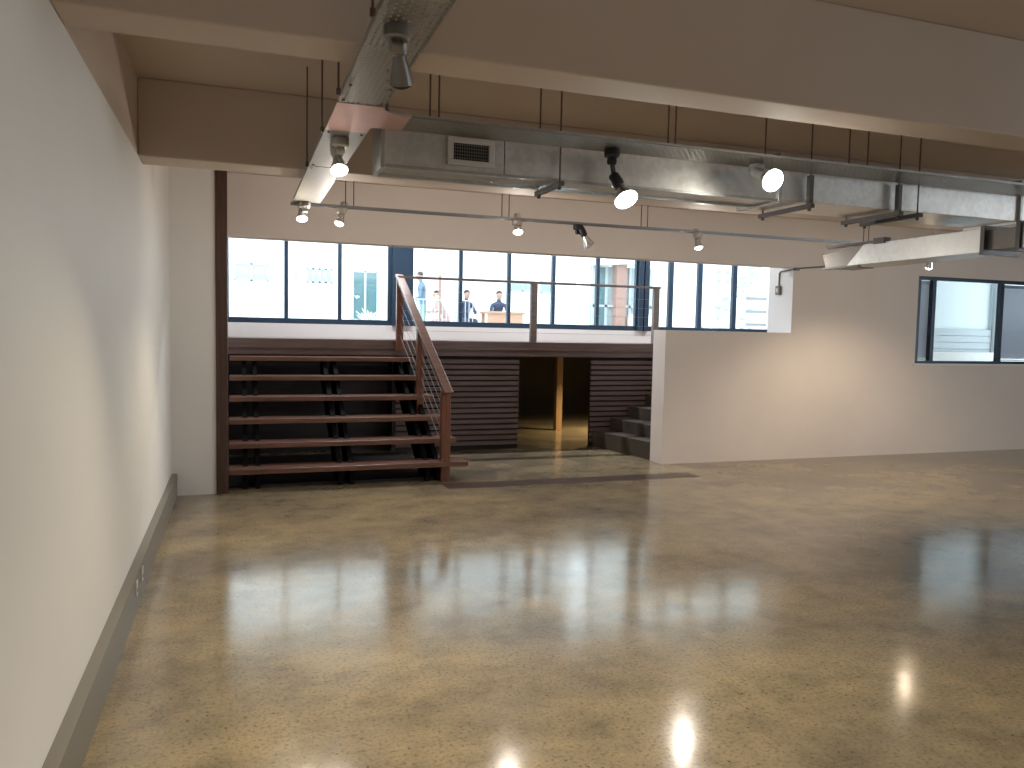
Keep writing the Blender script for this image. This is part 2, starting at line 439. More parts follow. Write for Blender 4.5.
# concrete steps behind the half wall
t = thing('concrete_steps', 'dark concrete steps beside slatted cladding, climbing behind the half wall', 'steps', (5.4, 8.9, 0))
for k in range(7):
    xa, xb = 4.50+0.262*k, 4.70+0.262*k
    xc = 6.40
    z0 = 0 if k == 0 else 0.215+0.162*(k-1); z1 = 0.215+0.162*k
    s = MB().prism([(xa, SY-0.008), (xb, YR+0.285), (xc, YR+0.285), (xc, SY-0.008)], 'z', z0 - (0 if k == 0 else 0.0), z1)
    part('step', s, M['step'], t, bevel=0.006)

# ------------------------------------------------------------------ timber stairs
TY = [7.52+0.31*k for k in range(6)]
TZ = [PZ/7*(k+1) for k in range(6)]
t = thing('timber_staircase', 'wide open-riser staircase of reddish-brown timber treads beside the dark post', 'stairs', (1.0, 8.3, 0))
for k in range(6):
    x1 = 2.20-0.045*k
    part('tread', MB().box(-0.072, x1, TY[k], TY[k]+0.30, TZ[k]-0.048, TZ[k]), M['redwood'], t, bevel=0.004)
def stringer(x):
    s = MB()
    prof = [(7.60, 0.0), (7.90, 0.0), (9.395, 0.93), (9.395, 1.10), (9.10, 1.10), (7.60, 0.140)]
    s.prism(prof, 'x', x-0.022, x+0.022)
    for k in range(6):   # folded bracket under each tread
        s.prism([(TY[k]+0.07, TZ[k]-0.048), (TY[k]+0.28, TZ[k]-0.048), (TY[k]+0.26, TZ[k]-0.20), (TY[k]+0.12, TZ[k]-0.165)], 'x', x-0.022, x+0.022)
    return s
for xc in (0.13, 1.00, 1.86):
    for dx in (-0.055, 0.055):
        part('stringer', stringer(xc+dx), M['steel'], t)

part('under_stair_shade', MB().box(-0.072, 1.95, 7.70, 9.42, 0, 0.02), M['recess'], t)  # dark sheet added to imitate the shaded floor under the stairs
# stair railing
def rx(y): return 1.975-0.07*(y-7.60)/1.0   # the rail runs very slightly off square
t = thing('stair_railing', 'sloping timber stair railing with three posts and steel cables', 'railing', (1.95, 7.6, 0))
part('post', MB().box(rx(7.6)-0.046, rx(7.6)+0.046, 7.56, 7.65, 0, 0.915), M['redwood_z'], t, bevel=0.004)
part('post', MB().box(rx(8.5)-0.038, rx(8.5)+0.038, 8.46, 8.54, TZ[2], 1.525), M['redwood_z'], t, bevel=0.004)
part('post', MB().box(rx(9.38)-0.042, rx(9.38)+0.042, 9.335, 9.395, PZ-0.12, 2.12), M['redwood_z'], t, bevel=0.004)
part('handrail', MB().bar((rx(7.50), 7.50, 0.885), (rx(9.42), 9.42, 2.165), 0.095, 0.034), M['redwood'], t, bevel=0.005)
for j in range(5):
    dz = -0.15-0.13*j
    part('cable', MB().cyl((rx(7.62), 7.62, 0.965+dz), (rx(9.36), 9.36, 2.125+dz), 0.0025, 6), M['cable'], t)
# platform railing
t = thing('platform_railing', 'level railing with slim top rail along the raised floor edge', 'railing', (3.6, 9.4, PZ))
part('top_rail', MB().box(1.83, 5.40, 9.345, 9.395, 2.125, 2.155), M['greywood'], t, bevel=0.004)
for x in (3.57, 5.33):
    part('post', MB().box(x-0.042, x+0.042, 9.335, 9.395, PZ+0.005, 2.125), M['greywood'], t, bevel=0.004)
for j in range(5):
    part('cable', MB().cyl((1.85, 9.365, 1.50+0.12*j), (5.33, 9.365, 1.50+0.12*j), 0.002, 6), M['cable'], t)

# ------------------------------------------------------------------ strip window
HZ = 3.15
b = MB().box(XL-0.2, 8.95, WY-0.02, WY+0.3, PZ, 1.565); b.box(XL-0.2, 8.95, WY-0.02, WY+0.3, HZ, 3.5)
struct(b.build('wall_far', M['white'], origin=(0, 0, 0)), 'low white wall under the strip window', 'wall')
def window(nm, label, xs, x0, x1, z0, z1, y, fw, glassm, fd=0.06, sill=None, ymul=0.05, fb=0.07):
    """xs: mullion centres; frame bars, then one pane per light"""
    o = thing(nm, label, 'window', ((x0+x1)/2, y, z0)); o['kind'] = 'structure'
    f = MB()
    f.box(x0, x1, y-fd/2, y+fd/2, z0, z0+fb); f.box(x0, x1, y-fd/2, y+fd/2, z1-fw, z1)
    f.box(x0, x0+fw, y-fd/2, y+fd/2, z0+fb, z1-fw); f.box(x1-fw, x1, y-fd/2, y+fd/2, z0+fb, z1-fw)
    part('frame', f, M['frame'], o)
    ed = [x0+fw] + [v for x in xs for v in (x-ymul/2, x+ymul/2)] + [x1-fw]
    for x in xs:
        part('mullion', MB().box(x-ymul/2, x+ymul/2, y-fd/2, y+fd/2, z0+fb, z1-fw), M['frame'], o)
    for a, c in zip(ed[0::2], ed[1::2]):
        part('pane', MB().box(a, c, y-0.004, y+0.004, z0+fb, z1-fw), glassm, o)
    return o
window('window_1', 'strip window left of the broad blue-black column, three panes', [0.615, 1.305], -0.14, 2.00, 1.565, HZ, WY+0.03, 0.05, M['glass'])
window('window_2', 'strip window right of the broad column, five panes behind the railing', [2.98, 3.70, 4.39, 5.105], 2.27, 5.77, 1.565, HZ, WY+0.03, 0.03, M['glass'])
window('window_3', 'strip window above the half wall, panes before the outdoor stair', [6.355, 6.875, 7.515], 5.94, 8.75, 1.565, HZ, WY+0.03, 0.03, M['glass'], ymul=0.075)
struct(MB().box(2.00, 2.27, WY-0.06, WY+0.12, 1.565, HZ).build('trim_2', M['frame']), 'broad blue-black column in the strip window', 'column')
b = MB().box(5.77, 5.845, WY-0.06, WY+0.12, 1.565, HZ); b.box(5.865, 5.94, WY-0.06, WY+0.12, 1.565, HZ); b.box(5.84, 5.87, WY-0.02, WY+0.08, 1.565, HZ)
struct(b.build('trim_3', M['frame']), 'twin blue-black post in the strip window', 'column')

# ------------------------------------------------------------------ blind window on the right
o = window('window_4', 'right-hand window with blue-black frame and white sill', [8.70, 9.92, 11.2], WX0, WX1, WZ0, WZ1, YR+0.03, 0.045, M['glass4'], ymul=0.06, fb=0.035)
part('sill', MB().box(WX0-0.03, WX1, YR-0.025, YR+0.05, WZ0-0.028, WZ0), M['sill'], o, bevel=0.004)
def blind(x0, x1, z0, z1, y, label, tilt=1.15):
    t = thing('venetian_blind', label, 'blind', ((x0+x1)/2, y, z0), 'venetian blinds in the right window')
    s = MB(); z = z1-0.04
    while z > z0+0.02:
        c, d = 0.011*math.cos(tilt), 0.011*math.sin(tilt)
        s.raw([(x0, y-c, z-d), (x1, y-c, z-d), (x1, y+c, z+d), (x0, y+c, z+d)], [(0, 1, 2, 3)])
        z -= 0.0225
    sl = part('slats', s, M['blind'], t)
    sm = sl.modifiers.new('thick', 'SOLIDIFY'); sm.thickness = 0.001
    part('head_rail', MB().box(x0, x1, y-0.014, y+0.014, z1-0.03, z1), M['blind'], t)
    part('bottom_rail', MB().box(x0, x1, y-0.012, y+0.012, z0, z0+0.014), M['blind'], t)
    part('cord', MB().cyl((x0+0.03, y-0.016, z0+0.2), (x0+0.03, y-0.016, z1-0.03), 0.002, 5), M['sill'], t)
blind(8.475, 8.69, 1.245, 2.29, YR+0.065, 'narrow lilac venetian blind in the left light of the right window')
blind(9.96, 11.16, 1.245, 2.29, YR+0.065, 'wide lilac venetian blind at the right edge of the picture')
# white building seen through it
t = thing('garden_wall', 'pale wall with a grey boarded lower half seen through the right window', 'wall', (12.5, 11.2, 0))
part('render', MB().box(9.9, 18.5, 11.2, 11.4, 1.0, 6.0), M['palegrey'], t)
s = MB()
for k in range(7): s.box(10.2, 18.5, 11.14, 11.2, 0.86+0.125*k, 0.86+0.125*k+0.118)
part('boarding', s, M['board'], t)
part('canopy', MB().box(8.96, 18.5, YR+0.47, 11.19, 3.3, 3.45), M['render'], t)  # unseen roof slab added to shade the wall behind the window
part('downpipe', MB().cyl((13.68, 11.13, 0.8), (13.68, 11.13, 3.29), 0.05, 12), M['extframe'], t)

# conduit and switch box by the jamb
t = thing('conduit', 'thin grey conduit running along the wall and down the white jamb', 'conduit', (6.42, 8.05, 2.2))
c = MB(); pts = [(6.90, 7.958, 2.395), (6.43, 7.952, 2.345), (6.418, 7.96, 2.338), (6.418, 8.20, 2.325), (6.418, 8.22, 2.30), (6.418, 8.22, 2.15)]
for a, d in zip(pts, pts[1:]): c.cyl(a, d, 0.009, 8)
part('tube', c, M['conduit'], t)
part('saddle', MB().box(6.44, 6.50, 7.944, 7.97, 2.325, 2.36), M['conduit'], t)
t = thing('switch_box', 'small grey switch box on the white jamb below the conduit', 'switch', (6.42, 8.22, 2.04))
part('box', MB().box(6.395, 6.43, 8.18, 8.26, 2.04, 2.15), M['trunk'], t, bevel=0.004)
part('rocker', MB().box(6.388, 6.396, 8.205, 8.235, 2.07, 2.12), M['plastic'], t, bevel=0.002)

# ------------------------------------------------------------------ cable trays
TX0, TX1, TZ0 = 0.388, 0.580, 2.420
CY0, CY1 = 3.405, 3.645
t = thing('cable_tray', 'perforated galvanised cable tray running overhead away from the camera', 'cable tray', (0.48, 3.0, TZ0))
def tray_y(y0, y1): 
    s = MB().box(TX0, TX1, y0, y1, TZ0, TZ0+0.0015)
    s.cur = 1
    s.box(TX0, TX0+0.0015, y0, y1, TZ0, TZ0+0.02); s.box(TX1-0.0015, TX1, y0, y1, TZ0, TZ0+0.02)
    return s
part('tray_length', tray_y(-5.0, 3.30), [M['perfY'], M['galv']], t)
# tee piece with a curved inner corner
pts = [(TX0, 3.30), (TX1, 3.30)]
for k in range(9):
    a = math.pi/2*k/8
    pts.append((TX1+0.13-0.13*math.cos(a), CY0-0.105+0.105*math.sin(a)))
pts += [(0.72, CY1), (TX1+0.02, CY1), (TX1, CY1+0.02), (TX1, 3.76), (TX0, 3.76)]
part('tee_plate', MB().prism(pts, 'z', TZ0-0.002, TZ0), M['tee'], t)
part('plain_length', MB().box(TX0, TX1, 3.76, 4.62, TZ0-0.001, TZ0+0.0015).box(TX0, TX0+0.0015, 3.76, 4.62, TZ0, TZ0+0.02).box(TX1-0.0015, TX1, 3.76, 4.62, TZ0, TZ0+0.02), M['matte'], t)
part('plain_length', MB().box(TX0, TX1, 4.63, 5.965, TZ0-0.002, TZ0).box(TX0, TX0+0.0015, 4.63, 5.965, TZ0, TZ0+0.02).box(TX1-0.0015, TX1, 4.63, 5.965, TZ0, TZ0+0.02), M['matte'], t)
for y in (3.05, 3.26, 3.80, 4.58, 4.68):
    for x in (TX0+0.02, TX1-0.02): part('bolt', MB().cyl((x, y, TZ0-0.006), (x, y, TZ0), 0.006, 8), M['strut'], t)
for x, y in ((TX0-0.012, 2.35), (TX0-0.012, 3.78), (TX0-0.012, 4.60), (TX1+0.012, 3.30), (TX0-0.012, 3.16)):
    part('hanger_rod', MB().cyl((x, y, TZ0-0.012), (x, y, ZC), 0.0045, 6).cyl((x, y, TZ0-0.012), (x, y, TZ0+0.012), 0.009, 6), M['rod'], t)
t = thing('cable_tray', 'perforated galvanised cable tray crossing in front of the duct', 'cable tray', (3.0, 3.52, TZ0))
s = MB().box(0.72, 8.0, CY0, CY1, TZ0, TZ0+0.0015)
s.cur = 1; s.box(0.72, 8.0, CY0, CY0+0.0015, TZ0, TZ0+0.012); s.box(0.72, 8.0, CY1-0.0015, CY1, TZ0, TZ0+0.012)
part('tray_length', s, [M['perfX'], M['galv']], t)

# ------------------------------------------------------------------ main duct
DZ0, DZ1, DY0 = 2.275, 2.520, 3.72
t = thing('air_duct', 'long galvanised rectangular duct hanging across the room behind the tray', 'duct', (3.0, 3.9, DZ0))
part('duct_section', MB().box(0.655, 1.245, DY0, 3.93, DZ0, DZ1), M['galvduct'], t, bevel=0.004)
part('duct_section', MB().box(1.25, 2.87, DY0, 3.95, DZ0, DZ1), M['galvduct'], t, bevel=0.004)
part('duct_section', MB().box(2.885, 4.72, DY0, 4.08, DZ0, DZ1), M['galvduct'], t, bevel=0.004)
part('duct_section', MB().box(4.735, 8.0, DY0, 4.10, DZ0, DZ1), M['galvduct'], t, bevel=0.004)
for x, y1 in ((0.635, 3.94), (2.868, 4.09), (4.718, 4.11)):
    part('flange', MB().box(x, x+0.020, DY0-0.018, y1+0.01, DZ0-0.018, DZ1+0.015), M['galv'], t, bevel=0.002)
part('edge_angle', MB().box(0.66, 2.87, DY0-0.012, DY0+0.004, DZ0-0.012, DZ0+0.002), M['galv'], t)
part('edge_angle', MB().box(0.66, 2.87, 3.935, 3.965, DZ0-0.014, DZ0+0.002), M['galv'], t)
# grille in the duct
t = thing('air_grille', 'square supply air grille with dark louvres on the duct face', 'grille', (1.075, 3.70, 2.30))
gx0, gx1, gz0, gz1, gy = 0.955, 1.192, 2.300, 2.432, DY0
f = MB()
f.box(gx0, gx1, gy-0.020, gy, gz0, gz0+0.026); f.box(gx0, gx1, gy-0.020, gy, gz1-0.026, gz1)
f.box(gx0, gx0+0.030, gy-0.020, gy, gz0+0.026, gz1-0.026); f.box(gx1-0.030, gx1, gy-0.020, gy, gz0+0.026, gz1-0.026)
part('frame', f, M['grille'], t, bevel=0.003)
part('throat', MB().box(gx0+0.03, gx1-0.03, gy-0.004, gy-0.001, gz0+0.026, gz1-0.026), M['dark'], t)
s = MB()
for k in range(5):
    z = gz0+0.034+0.0155*k; s.box(gx0+0.03, gx1-0.03, gy-0.015, gy-0.012, z, z+0.0035)
for k in range(14):
    x = gx0+0.040+0.0118*k; s.box(x, x+0.002, gy-0.011, gy-0.005, gz0+0.026, gz1-0.026)
part('louvres', s, M['grey'], t)
# trapeze hangers under the duct
def trapeze(x, y1, w, lab, m):
    t = thing('duct_hanger', lab, 'hanger', (x, 3.85, DZ0-0.02), 'trapeze hangers under the duct')
    part('strut', MB().box(x-w/2, x+w/2, 3.655, y1, DZ0-0.040, DZ0-0.015), M['strut'] if m else M['rail'], t, bevel=0.002)
    for y in (3.682, y1-0.03):
        ro = part('rod', MB().cyl((x, y, DZ0-0.05), (x, y, ZC), 0.0045, 6), M['rod'], t)
        part('nut', MB().cyl((x, y, DZ0-0.055), (x, y, DZ0-0.040), 0.010, 6), M['strut'], ro)
    if m == 2:
        part('upright', MB().box(x-0.013, x+0.013, 3.668, 3.696, DZ0-0.02, TZ0-0.003), M['strut'], t)
    return t
trapeze(1.53, 4.00, 0.030, 'duct hanger left of the big bright spotlight', 1)
trapeze(3.06, 4.13, 0.030, 'duct hanger just right of the glaring round spotlight', 2)
trapeze(3.70, 4.13, 0.034, 'dark duct hanger, left of the close pair near the right edge', 2)
trapeze(3.85, 4.13, 0.034, 'duct hanger, right of the close pair near the right edge', 1)
for x, lab in ((0.90, 'left pair of thin ceiling rods above the air grille'), (2.20, 'pair of thin ceiling rods between the two bright spotlights')):
    t = thing('hanger_rods', lab, 'hanger rod', (x, 3.69, DZ1), 'paired rods holding the duct')
    for dx in (-0.022, 0.022):
        part('rod', MB().cyl((x+dx, 3.75, DZ1-0.01), (x+dx, 3.75, ZC), 0.0045, 6), M['rod'], t)

# ------------------------------------------------------------------ duct running front to back at the right
t = thing('air_duct', 'smaller galvanised duct passing under the main duct at the right edge', 'duct', (4.55, 4.0, 2.05))
c0, c1, cz0, cz1 = 4.38, 4.66, 2.055, 2.205
part('duct_section', MB().prism([(3.68, cz0), (4.83, cz0), (4.66, cz1), (3.68, cz1)], 'x', c0, c1), M['galv'], t, bevel=0.003)
part('duct_section', MB().box(c0, c1+0.05, 1.4, 3.42, cz0, cz1), M['galv'], t, bevel=0.003)
part('connector', MB().box(c0+0.02, c1-0.02, 3.42, 3.68, cz0+0.015, cz1-0.015), M['grey'], t)
for y in (3.42, 3.655): part('flange', MB().box(c0-0.015, c1+0.015, y, y+0.028, cz0-0.015, cz1+0.015), M['strut'], t)
part('end_boot', MB().prism([(4.84, cz0-0.005), (5.06, cz0-0.005), (5.10, cz1-0.045), (4.96, cz1-0.03), (4.67, cz1)], 'x', c0+0.01, c1-0.01), M['grey'], t)
part('top_angle', MB().box(c0-0.01, c0+0.03, 4.50, 5.05, cz1-0.002, cz1+0.016).box(c0-0.012, c0+0.05, 4.46, 4.56, cz1-0.012, cz1+0.03), M['strut'], t)
part('bottom_angle', MB().box(c0-0.01, c0+0.02, 4.70, 5.08, cz0-0.012, cz0+0.002), M['strut'], t)

# ------------------------------------------------------------------ lighting track
TRY, TRZ = 6.0, 2.405
t = thing('lighting_track', 'thin grey lighting track hanging in front of the strip window', 'track', (3.0, TRY, TRZ))
s = MB()
s.box(0.375, 5.66, TRY-0.030, TRY-0.026, TRZ-0.004, TRZ+0.014); s.box(0.375, 5.66, TRY+0.026, TRY+0.030, TRZ-0.004, TRZ+0.014)
s.box(0.375, 5.66, TRY-0.026, TRY+0.026, TRZ+0.004, TRZ+0.008)
part('channel', s, M['rail'], t)
for x, lab in ((2.03, 0), (5.66, 1), (0.80, 0), (3.28, 0)):
    for dx in (-0.03, 0.03):
        part('rod', MB().cyl((x+dx, TRY, TRZ+0.006), (x+dx, TRY, ZC), 0.004, 6), M['rod'], t)

# ------------------------------------------------------------------ spotlights
def spot(lab, base, bulb, aim, holder, bulbm, power=0, col=(1, 0.85, 0.66), size=100, r=0.048, glow=0, group='spotlights overhead'):
    """PAR lamp: canopy at base, jointed arm, holder, flared bulb whose face sits at bulb and looks along aim"""
    base, bulb = V(base), V(bulb); aim = V(aim).normalized()
    t = thing('spotlight', lab, 'spotlight', base, group)
    part('canopy', MB().lathe(base, base-V((0, 0, 0.05)), [(0, 0.036), (0.006, 0.040), (0.036, 0.040), (0.042, 0.034)], 20), holder, t, smooth=True)
    neck = bulb-aim*0.175
    j = base-V((0, 0, 0.060))
    a = MB().cyl(base-V((0, 0, 0.04)), j-V((0, 0, 0.01)), 0.013, 10)
    if (neck-j).length > 0.01: a.cyl(j, neck, 0.012, 10)
    a.lathe(j-V((0.018, 0, 0.0)), j+V((0.018, 0, 0)), [(0, 0.019), (0.036, 0.019)], 14)
    part('arm', a, holder, t, smooth=True)
    part('lamp_holder', MB().lathe(neck-aim*0.012, bulb, [(0, 0.014), (0.008, 0.027), (0.055, 0.031), (0.085, 0.027), (0.092, 0.020)], 20), holder, t, smooth=True)
    q = MB().lathe(neck+aim*0.070, bulb, [(0, 0.018), (0.022, 0.022), (0.085, r), (0.095, r*1.03)], 24)
    bo = part('bulb', q, M['grey'] if holder is M['grey'] else M['reflector'], t, smooth=True)
    fm = MB().lathe(neck+aim*0.160, bulb+aim, [(0, r*1.02), (0.006, r*0.98), (0.015, r*0.72), (0.021, r*0.36), (0.0225, 0.004)], 24)
    part('bulb_face', fm, bulbm, bo, smooth=True)
    if power:
        d = bpy.data.lights.new('spot_beam', 'SPOT'); d.energy = power; d.color = col
        d.spot_size = math.radians(size); d.spot_blend = 0.7; d.shadow_soft_size = r*0.8
        lo = bpy.data.objects.new('spot_beam', d); COL.objects.link(lo)
        lo.parent = t; lo.location = (bulb+aim*0.035)-base
        lo.rotation_euler = (aim).to_track_quat('-Z', 'Y').to_euler()
    if glow:
        d = bpy.data.lights.new('bulb_glow', 'POINT'); d.energy = glow; d.color = col; d.shadow_soft_size = r*0.7
        lo = bpy.data.objects.new('bulb_glow', d); COL.objects.link(lo); lo.parent = t
        lo.location = (bulb+aim*0.08)-base
    return t
WARM = (1.0, 0.90, 0.80)
spot('big cool-white spotlight with black holder, hanging under the crossing tray', (1.76, 3.57, 2.4195), (1.80, 3.47, 2.150), (0.12, -0.62, -0.78), M['black'], M['bulb_cool'], 5, (0.86, 0.95, 1.0), 110, 0.058, glow=3)
spot('glaring round spotlight at right end of the bright duct section', (2.62, 3.58, 2.4195), (2.60, 3.40, 2.300), (0.0, -0.90, -0.42), M['pale'], M['bulb_cool'], 5, (1.0, 0.93, 0.80), 110, 0.058, glow=3)
spot('white-hot spotlight under the long tray, above the farther one at its end', (0.475, 3.90, 2.4185), (0.475, 3.93, 2.262), (0.05, -0.50, -0.86), M['pale'], M['bulb_warm'], 60, (1.0, 0.84, 0.60), 115, 0.042)
spot('lit spotlight at the far end of the long tray, above the leftmost pane', (0.47, 5.93, 2.4175), (0.455, 5.98, 2.290), (0.02, -0.35, -0.93), M['pale'], M['bulb_warm'], 60, (1.0, 0.84, 0.60), 110, 0.040, glow=1.0)
spot('small lit spotlight on the track, above the second and third panes', (0.735, 6.0, TRZ-0.005), (0.720, 5.99, 2.275), (-0.25, -0.2, -0.9), M['pale'], M['bulb_warm'], 14, WARM, 110, 0.034, glow=11)
spot('small lit spotlight mid-track, left of the unlit black one', (2.13, 6.0, TRZ-0.005), (2.13, 5.97, 2.295), (-0.1, -0.45, -0.89), M['pale'], M['bulb_warm'], 7, WARM, 140, 0.038, glow=12)
spot('unlit spotlight with black holder and silvery bulb on the track', (2.665, 6.0, TRZ-0.005), (2.77, 5.98, 2.225), (0.50, -0.05, -0.86), M['black'], M['bulb_off'], 0, WARM, 100, 0.046)
spot('small lit spotlight on the right half of the track', (3.815, 6.0, TRZ-0.005), (3.815, 5.98, 2.262), (0.05, -0.30, -0.95), M['pale'], M['bulb_warm'], 14, WARM, 150, 0.034, glow=12)
spot('small warm spotlight near the wall above the right-hand window', (6.68, 6.20, ZC-0.002), (6.69, 6.22, 2.235), (0.08, 0.30, -0.95), M['pale'], M['bulb_warm'], 80, (1.0, 0.80, 0.58), 125, 0.036, glow=5)
spot('unlit grey spotlight under the long tray, nearest the camera', (0.46, 2.42, 2.4195), (0.50, 2.53, 2.275), (0.2, 0.50, -0.84), M['grey'], M['dark'], 0, WARM, 100, 0.038)
# lamps on the rest of the long tray, over and behind the camera
for k, (y, ax) in enumerate(((0.9, 0.40), (-0.9, 0.40), (-2.8, 0.40), (1.72, 0.26))):
    spot(('lit spotlight on the long tray, just overhead of the camera', 'lit spotlight on the long tray, behind the camera', 'lit spotlight on the long tray, nearest the rear wall', 'lit spotlight on the long tray, just out of sight above the picture')[k],
         (0.48, y, 2.4195), (0.48, y+0.02, 2.26), (ax, 0.30, -0.87), M['pale'], M['bulb_warm'], (75 if y > 1 else 105), (1.0, 0.86, 0.64), 108, 0.042)
# lamp lighting the room under the raised floor
t = thing('bulkhead_light', 'round bulkhead light on the ceiling of the room under the raised floor', 'light', (5.65, 10.55, 1.19))
part('base', MB().cyl((5.65, 10.55, 1.20), (5.65, 10.55, 1.17), 0.11, 20), M['pale'], t)
part('dome', MB().lathe((5.65, 10.55, 1.17), (5.65, 10.55, 1.0), [(0, 0.10), (0.03, 0.095), (0.055, 0.06), (0.065, 0.01)], 20), M['bulb_warm'], t, smooth=True)
d = bpy.data.lights.new('bulkhead_glow', 'SPOT'); d.energy = 190; d.color = (1.0, 0.76, 0.42); d.shadow_soft_size = 0.06; d.spot_size = math.radians(150); d.spot_blend = 0.6
lo = bpy.data.objects.new('bulkhead_glow', d); COL.objects.link(lo); lo.parent = t; lo.location = (0, 0, -0.10)
# battens on the high ceiling over the raised floor
for x in (1.6, 4.2, 6.8):
    t = thing('batten_light', 'white ceiling batten light high over the raised floor, %s' % {1.6: 'nearest the dark post', 4.2: 'middle one', 6.8: 'nearest the white jamb'}[x], 'light', (x, 9.75, 3.44), 'battens over the raised floor')
    part('body', MB().box(x-0.6, x+0.6, 9.70, 9.80, 3.45, 3.50), M['pale'], t, bevel=0.004)
    part('tube', MB().cyl((x-0.58, 9.75, 3.435), (x+0.58, 9.75, 3.435), 0.014, 10), M['tube'], t)
    d = bpy.data.lights.new('batten_glow', 'AREA'); d.shape = 'RECTANGLE'; d.size = 1.16; d.size_y = 0.05; d.energy = 50; d.color = (0.95, 0.96, 1.0)
    lo = bpy.data.objects.new('batten_glow', d); COL.objects.link(lo); lo.parent = t; lo.location = (0, 0, -0.03)

# ------------------------------------------------------------------ unseen right window, added to go with the side fill
def window_x(nm, label, y0, y1, z0, z1, x):
    o = thing(nm, label, 'window', (x, (y0+y1)/2, z0)); o['kind'] = 'structure'
    f = MB(); fw = 0.05
    f.box(x-0.03, x+0.03, y0, y1, z0, z0+fw); f.box(x-0.03, x+0.03, y0, y1, z1-fw, z1)
    f.box(x-0.03, x+0.03, y0, y0+fw, z0, z1); f.box(x-0.03, x+0.03, y1-fw, y1, z0, z1)
    for k in (1, 2): yy = y0+(y1-y0)*k/3; f.box(x-0.03, x+0.03, yy-0.025, yy+0.025, z0, z1)
    part('frame', f, M['frame'], o)
    part('pane', MB().box(x-0.004, x+0.004, y0+fw, y1-fw, z0+fw, z1-fw), M['glass'], o)
window_x('window_5', 'wide window added in the right wall, unseen beside the camera', -4.3, 2.5, 0.85, 2.35, XE+0.15)

# ------------------------------------------------------------------ outside, seen through the strip window
GZ = 1.30
struct(MB().box(-14, 34, 14.0, 45, GZ-0.2, GZ).box(-14, XL-0.3, 11.0, 14.0, GZ-0.2, GZ).box(8.95, 34, 11.0, 14.0, GZ-0.2, GZ).build('ground', M['paving'], origin=(0, 0, 0)), 'pale paved courtyard outside', 'ground')
FY = 23.0
t = thing('courtyard_building', 'white rendered building across the courtyard', 'building', (4, FY, GZ))
f = 23.0/22.0
def facade_hole(w, x0, x1, z0, z1): pass
part('wall', MB().box(-8, 10.2, FY, FY+0.3, GZ, 7.2), M['render'], t)
part('upper_storey', MB().box(-8, 10.2, FY, FY+0.3, 7.2, 13), M['clad'], t)
def ext_window(x0, x1, z0, z1, m, nm='window', bars=2):
    w = MB().box(x0, x1, FY-0.03, FY+0.0, z0, z1)
    o = part(nm, w, m, t)
    s = MB()
    for k in range(bars+1):
        x = x0+(x1-x0)*k/bars; s.box(x-0.03, x+0.03, FY-0.06, FY-0.03, z0, z1)
    s.box(x0, x1, FY-0.06, FY-0.03, z1-0.05, z1); s.box(x0, x1, FY-0.06, FY-0.03, z0, z0+0.05)
    p = MB(); p = s.build('window_frame', M['extframe'], o)
ext_window(-0.05, 0.84, 2.78, 3.28, M['extglass2'])
ext_window(1.88, 2.58, 2.80, 3.22, M['extglass2'], bars=4)
ext_window(3.16, 3.88, GZ, 3.20, M['extglass'], 'glazed_door', 2)
ext_window(8.0, 8.75, 2.78, 3.12, M['extglass2'])
ext_window(8.98, 9.35, 2.75, 3.15, M['extglass2'], bars=1)
tag(MB().box(1.54, 1.62, FY-0.05, FY, 2.82, 3.06).build('wall_plaque', M['extglass2']), 'small grey plaque left of the second far window', 'plaque')
# pale leafy plant before the glazed door
t = thing('agave_plant', 'pale spiky plant in front of the glazed door outside', 'plant', (3.45, 21.6, GZ))
part('pot', MB().lathe((3.45, 21.6, GZ), (3.45, 21.6, 2), [(0, 0.18), (0.30, 0.24), (0.34, 0.25)], 16), M['render'], t)
lf = MB()
for k in range(26):
    an = k*2.399; el = 0.25+0.9*((k*7) % 26)/26
    ln = 0.40+0.14*random.random(); d = V((math.cos(an)*math.cos(el), math.sin(an)*math.cos(el), math.sin(el)))
    side = V((-math.sin(an), math.cos(an), 0)); c0 = V((3.45, 21.6, GZ+0.34)); mid = c0+d*ln*0.55+V((0, 0, 0.05)); tip = c0+d*ln
    lf.raw([c0-side*0.03, c0+side*0.03, mid+side*0.05, tip, mid-side*0.05], [(0, 1, 2, 3, 4)])
o = part('leaves', lf, M['leaf'], t); sm = o.modifiers.new('thick', 'SOLIDIFY'); sm.thickness = 0.012

# corner pavilion with teal glass and salmon pier
t = thing('glazed_pavilion', 'teal glazed building corner with a salmon pier across the courtyard', 'building', (7.7, 16, GZ))
part('glazing', MB().box(7.30, 8.75, 15.6, 15.7, GZ, 2.98), M['extglass2'], t)
s = MB()
for x in (7.32, 7.62, 8.20, 8.72): s.box(x-0.03, x+0.03, 15.55, 15.6, GZ, 2.98)
s.box(7.30, 8.75, 15.55, 15.6, 2.10, 2.15)
part('glazing_bars', s, M['extframe'], t)
part('glazed_leaf', MB().box(7.36, 7.60, 15.56, 15.60, GZ, 2.95), M['extglass'], t)
part('pier', MB().box(7.80, 8.04, 15.42, 15.66, GZ, 3.05), M['brick'], t)
part('canopy', MB().prism([(7.2, 2.98), (9.0, 3.10), (9.0, 3.5), (7.2, 3.5)], 'y', 15.3, 16.6), M['render'], t)
part('planter', MB().box(8.12, 8.70, 15.30, 15.52, GZ, 1.95), M['render'], t)
